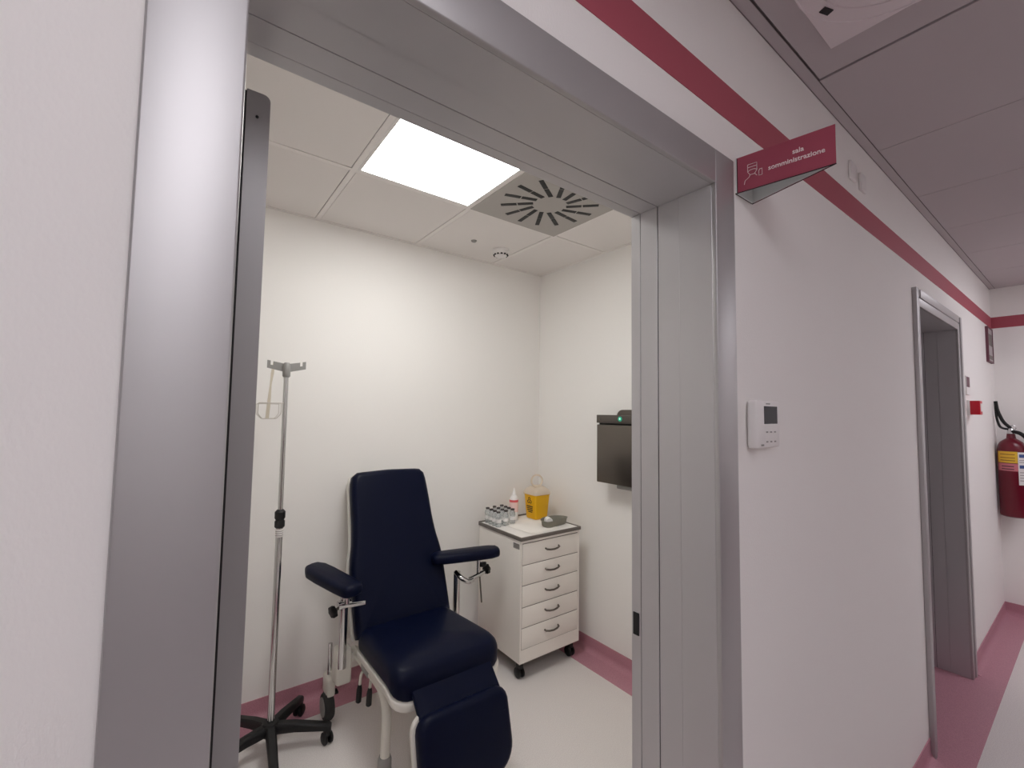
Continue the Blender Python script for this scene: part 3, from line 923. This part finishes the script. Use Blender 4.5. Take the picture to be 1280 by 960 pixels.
# ---------------------------------------------------------------- projecting door sign: a hollow three-cornered prism on the wall
sa = thing('door_sign', 'wine-red projecting sign reading sala somministrazione beside the near door', 'sign', (1.11, -0.03, 2.09))
A, B, Cc = Vector((1.066, -.001)), Vector((1.152, -.001)), Vector((1.100, -.199))
SZ0, SZ1 = 2.046, 2.134
th = .003
def plate(p, q, inner, name, m, back):
    t = (q - p).normalized()
    nn = Vector((-t.y, t.x))
    if nn.dot(inner - p) < 0: nn = -nn
    g = MB()
    g.use(m); a = [p, q, q + nn * th * .5, p + nn * th * .5]
    g.loft([[(v.x, v.y, SZ0) for v in a], [(v.x, v.y, SZ1) for v in a]])
    g.use(back); a = [p + nn * th * .5, q + nn * th * .5, q + nn * th, p + nn * th]
    g.loft([[(v.x, v.y, SZ0 + .0005) for v in a], [(v.x, v.y, SZ1 - .0005) for v in a]])
    return g.build(name, m, sa)
cen = (A + B + Cc) / 3
pf_ = plate(A, Cc, cen, 'front_panel', SIGNR, SIGNB)
plate(B, Cc + (B - Cc) * .075, cen, 'rear_panel', SIGNR, SIGNB)
plate(A, B, cen, 'wall_plate', SIGNB, SIGNB)
g = MB()
for p in (A, B, Cc):
    q = p + (cen - p).normalized() * (.004 if p is not Cc else .010)
    g.box(q.x - .0016, q.x + .0016, q.y - .0016, q.y + .0016, SZ0 - .0005, SZ1)
for p, q in ((A, B), (B, Cc), (Cc, A)):
    g.tube([(p.x, p.y, SZ0), (q.x, q.y, SZ0)], .0011, 6)
g.build('black_edging', BLACK, sa)
tdir = (Cc - A).normalized()
nrm = Vector((tdir.y, -tdir.x))
if nrm.dot(cen - A) > 0: nrm = -nrm
L = (Cc - A).length
def sm(u, z, o_=.0008):
    p = A + tdir * u + nrm * o_
    X = Vector((tdir.x, tdir.y, 0)); Y = Vector((0, 0, 1)); Z = X.cross(Y)
    mm = Matrix((X, Y, Z)).transposed().to_4x4()
    mm.translation = Vector((p.x, p.y, z))
    return mm
lettering('lettering', 'sala', .0155, INK, pf_, sm(.132, 2.103))
lettering('lettering', 'somministrazione', .0155, INK, pf_, sm(.127, 2.084))
# line pictogram: bust with headband and mask, holding a small bottle
g = MB()
def sl(pts, r=.0007):
    q = [A + tdir * u + nrm * .0008 for u, z in pts]
    g.tube([(p.x, p.y, z) for p, (u, z) in zip(q, pts)], r, 6)
pu, pz = .038, 2.088
sl([(pu - .010, pz + .020), (pu + .010, pz + .020), (pu + .010, pz + .002), (pu + .005, pz - .006), (pu - .005, pz - .006), (pu - .010, pz + .002), (pu - .010, pz + .020)])
sl([(pu - .010, pz + .013), (pu + .010, pz + .013)]); sl([(pu - .010, pz + .003), (pu - .004, pz + .006), (pu + .004, pz + .006), (pu + .010, pz + .003)])
sl([(pu - .005, pz - .006), (pu - .007, pz - .011), (pu - .016, pz - .017), (pu - .018, pz - .026)]); sl([(pu + .005, pz - .006), (pu + .010, pz - .012)])
sl([(pu + .016, pz + .001), (pu + .021, pz + .001), (pu + .021, pz - .014), (pu + .014, pz - .014), (pu + .014, pz - .003), (pu + .016, pz + .001)])
g.build('pictogram', INK, pf_)

# ---------------------------------------------------------------- video intercom
ix0, ix1, iz0, iz1 = 1.097, 1.256, 1.426, 1.541
ic = thing('wall_intercom', 'white wall intercom with small dark screen right of the near door', 'intercom', ((ix0 + ix1) / 2, 0, 1.48))
box('housing', WHITE, ix0 + .03, ix1 - .014, -.018, 0, iz0, iz1, ic, bev=.003)
hs = MB().box(ix0 - .002, ix0 + .037, -.030, -.004, iz0 - .001, iz1 + .001, .007, 3).build('handset', WHITE, ic, smooth=True)
box('speaker_slot', GREYPL, ix0 + .014, ix0 + .028, -.0306, -.029, iz0 + .006, iz0 + .010, hs)
box('screen', SCREEN, ix0 + .041, ix1 - .028, -.0190, -.016, 1.484, 1.528, ic, bev=.0008, seg=1)
for i in range(4):
    for j in range(2):
        x = ix0 + .046 + .022 * i
        box('button', GREYPL, x, x + .010, -.0186, -.017, 1.438 + .024 * j, 1.4415 + .024 * j, ic)
box('name_print', GREYPL, ix0 + .070, ix0 + .092, -.0185, -.017, 1.5325, 1.5355, ic)

# two small sensors high on the wall behind the sign
for (x, z, lab) in ((1.925, 2.397, 'upper small white wall sensor behind the door sign'), (2.035, 2.388, 'second small white wall sensor further along from the door sign')):
    t = thing('wall_sensor', lab, 'sensor', (x, 0, z))
    box('body', WHITE, x - .030, x + .030, -.010, 0, z - .034, z + .034, t, bev=.004)

# ---------------------------------------------------------------- far end: call point, small plate, notice, extinguisher
cp = thing('fire_call_point', 'red fire call point box on the wall beyond the far door', 'fire alarm', (4.03, 0, 1.57))
box('box', REDP, 3.985, 4.075, -.058, -.012, 1.525, 1.612, cp, bev=.004)
box('back_box', WHITE, 3.983, 4.077, -.014, 0, 1.520, 1.616, cp, bev=.002)
box('press_window', WHITE, 4.000, 4.060, -.0605, -.056, 1.545, 1.595, cp, bev=.001, seg=1)
sp = thing('safety_plate', 'narrow white and maroon safety plate above the red call point', 'sign', (4.02, 0, 1.71))
box('plate', WHITE, 3.965, 4.075, -.006, 0, 1.650, 1.770, sp)
box('print', MAROON, 3.970, 4.070, -.0068, -.0055, 1.700, 1.765, sp)
np_ = thing('wall_notice', 'pale framed wall notice under the stripe near the corridor corner', 'notice', (4.97, 0, 2.06))
box('board', PLATE, 4.87, 5.10, -.012, 0, 1.935, 2.195, np_, bev=.001, seg=1)
g = MB()
for b in ((4.865, 5.105, 2.190, 2.2), (4.865, 5.105, 1.93, 1.94), (4.865, 4.877, 1.94, 2.19), (5.093, 5.105, 1.94, 2.19)):
    g.box(b[0], b[1], -.016, 0, b[2], b[3])
g.build('frame', MAROON, np_)
box('print', EDGE, 4.90, 5.07, -.0128, -.0115, 1.955, 1.985, np_)
box('print', EDGE, 4.90, 5.07, -.0128, -.0115, 2.06, 2.15, np_)

EX, EY = XE - .105, -.086
fe = thing('fire_extinguisher', 'red fire extinguisher with yellow label hung on the corridor end wall', 'fire extinguisher', (EX, EY, .76))
cyl = MB().lathe((EX, EY, .762), [(.001, .004), (.055, 0), (.074, .008), (.077, .02), (.077, .50), (.073, .535), (.060, .562), (.040, .580), (.026, .590), (.022, .625), (.001, .626)], n=36).build('cylinder', RED, fe, smooth=True)
def lab(name, m, a0, a1, z0, z1, r, par):
    g = MB()
    nn = 10
    rings = []
    for z in (z0, z1):
        ring_ = []
        for i in range(nn + 1):
            a = a0 + (a1 - a0) * i / nn
            ring_.append((EX + r * math.cos(a), EY + r * math.sin(a), z))
        for i in range(nn, -1, -1):
            a = a0 + (a1 - a0) * i / nn
            ring_.append((EX + (r - .002) * math.cos(a), EY + (r - .002) * math.sin(a), z))
        rings.append(ring_)
    g.loft(rings)
    return g.build(name, m, par)
D = math.radians
lab('yellow_label', YLAB, D(120), D(205), 1.17, 1.255, .0785, cyl)
w1 = lab('info_label', WHITE, D(206), D(262), 1.01, 1.252, .0785, cyl)
w2 = lab('red_white_label', mat('pink_label', (205, 120, 130), .5), D(120), D(205), 1.110, 1.165, .0785, cyl)
for z in (1.23, 1.205, 1.185): lab('print_line', mat('brown_print', (150, 100, 40), .5), D(135), D(195), z, z + .006, .0789, cyl)
for z in (1.225, 1.145): lab('print_block', BLUE, D(211), D(256), z - .012, z + .012, .0789, w1)
for z in (1.19, 1.175, 1.10, 1.08, 1.06, 1.04): lab('print_line', PLATE, D(211), D(256), z, z + .006, .0789, w1)
for z in (1.12, 1.14): lab('print_line', MAROON, D(140), D(190), z, z + .008, .0789, w2)
MB().lathe((EX, EY, 1.375), [(.015, 0), (.021, .005), (.021, .045), (.014, .055), (.001, .056)], n=16).build('valve', CHROME, fe, smooth=True)
MB().tube(arc([(EX - .005, EY, 1.43), (EX - .02, EY + .035, 1.475), (EX - .02, EY + .062, 1.56), (EX - .02, EY + .070, 1.635)], .03), [.011] * 16, 10).build('squeeze_lever', BLACK, fe, smooth=True)
MB().tube(arc([(EX - .005, EY + .005, 1.42), (EX - .02, EY + .052, 1.430), (EX - .022, EY + .068, 1.50), (EX - .02, EY + .072, 1.63)], .03), [.008] * 16, 10).build('carry_handle', BLACK, fe, smooth=True)
MB().tube(arc([(EX - .01, EY - .01, 1.405), (EX - .03, EY - .05, 1.395), (EX - .03, EY - .105, 1.33), (EX - .02, EY - .115, 1.05), (EX - .01, EY - .10, .90)], .05), .013, 12).build('hose', BLACK, fe, smooth=True)
MB().ring((EX, EY - .012, 1.435), .016, .003, axis=(1, .2, 0), n=20).build('safety_pin', CHROME, fe, smooth=True)
MB().box(EX + .06, XE, EY - .03, EY + .03, 1.22, 1.30, .003).build('wall_bracket', STEEL, fe, smooth=True)
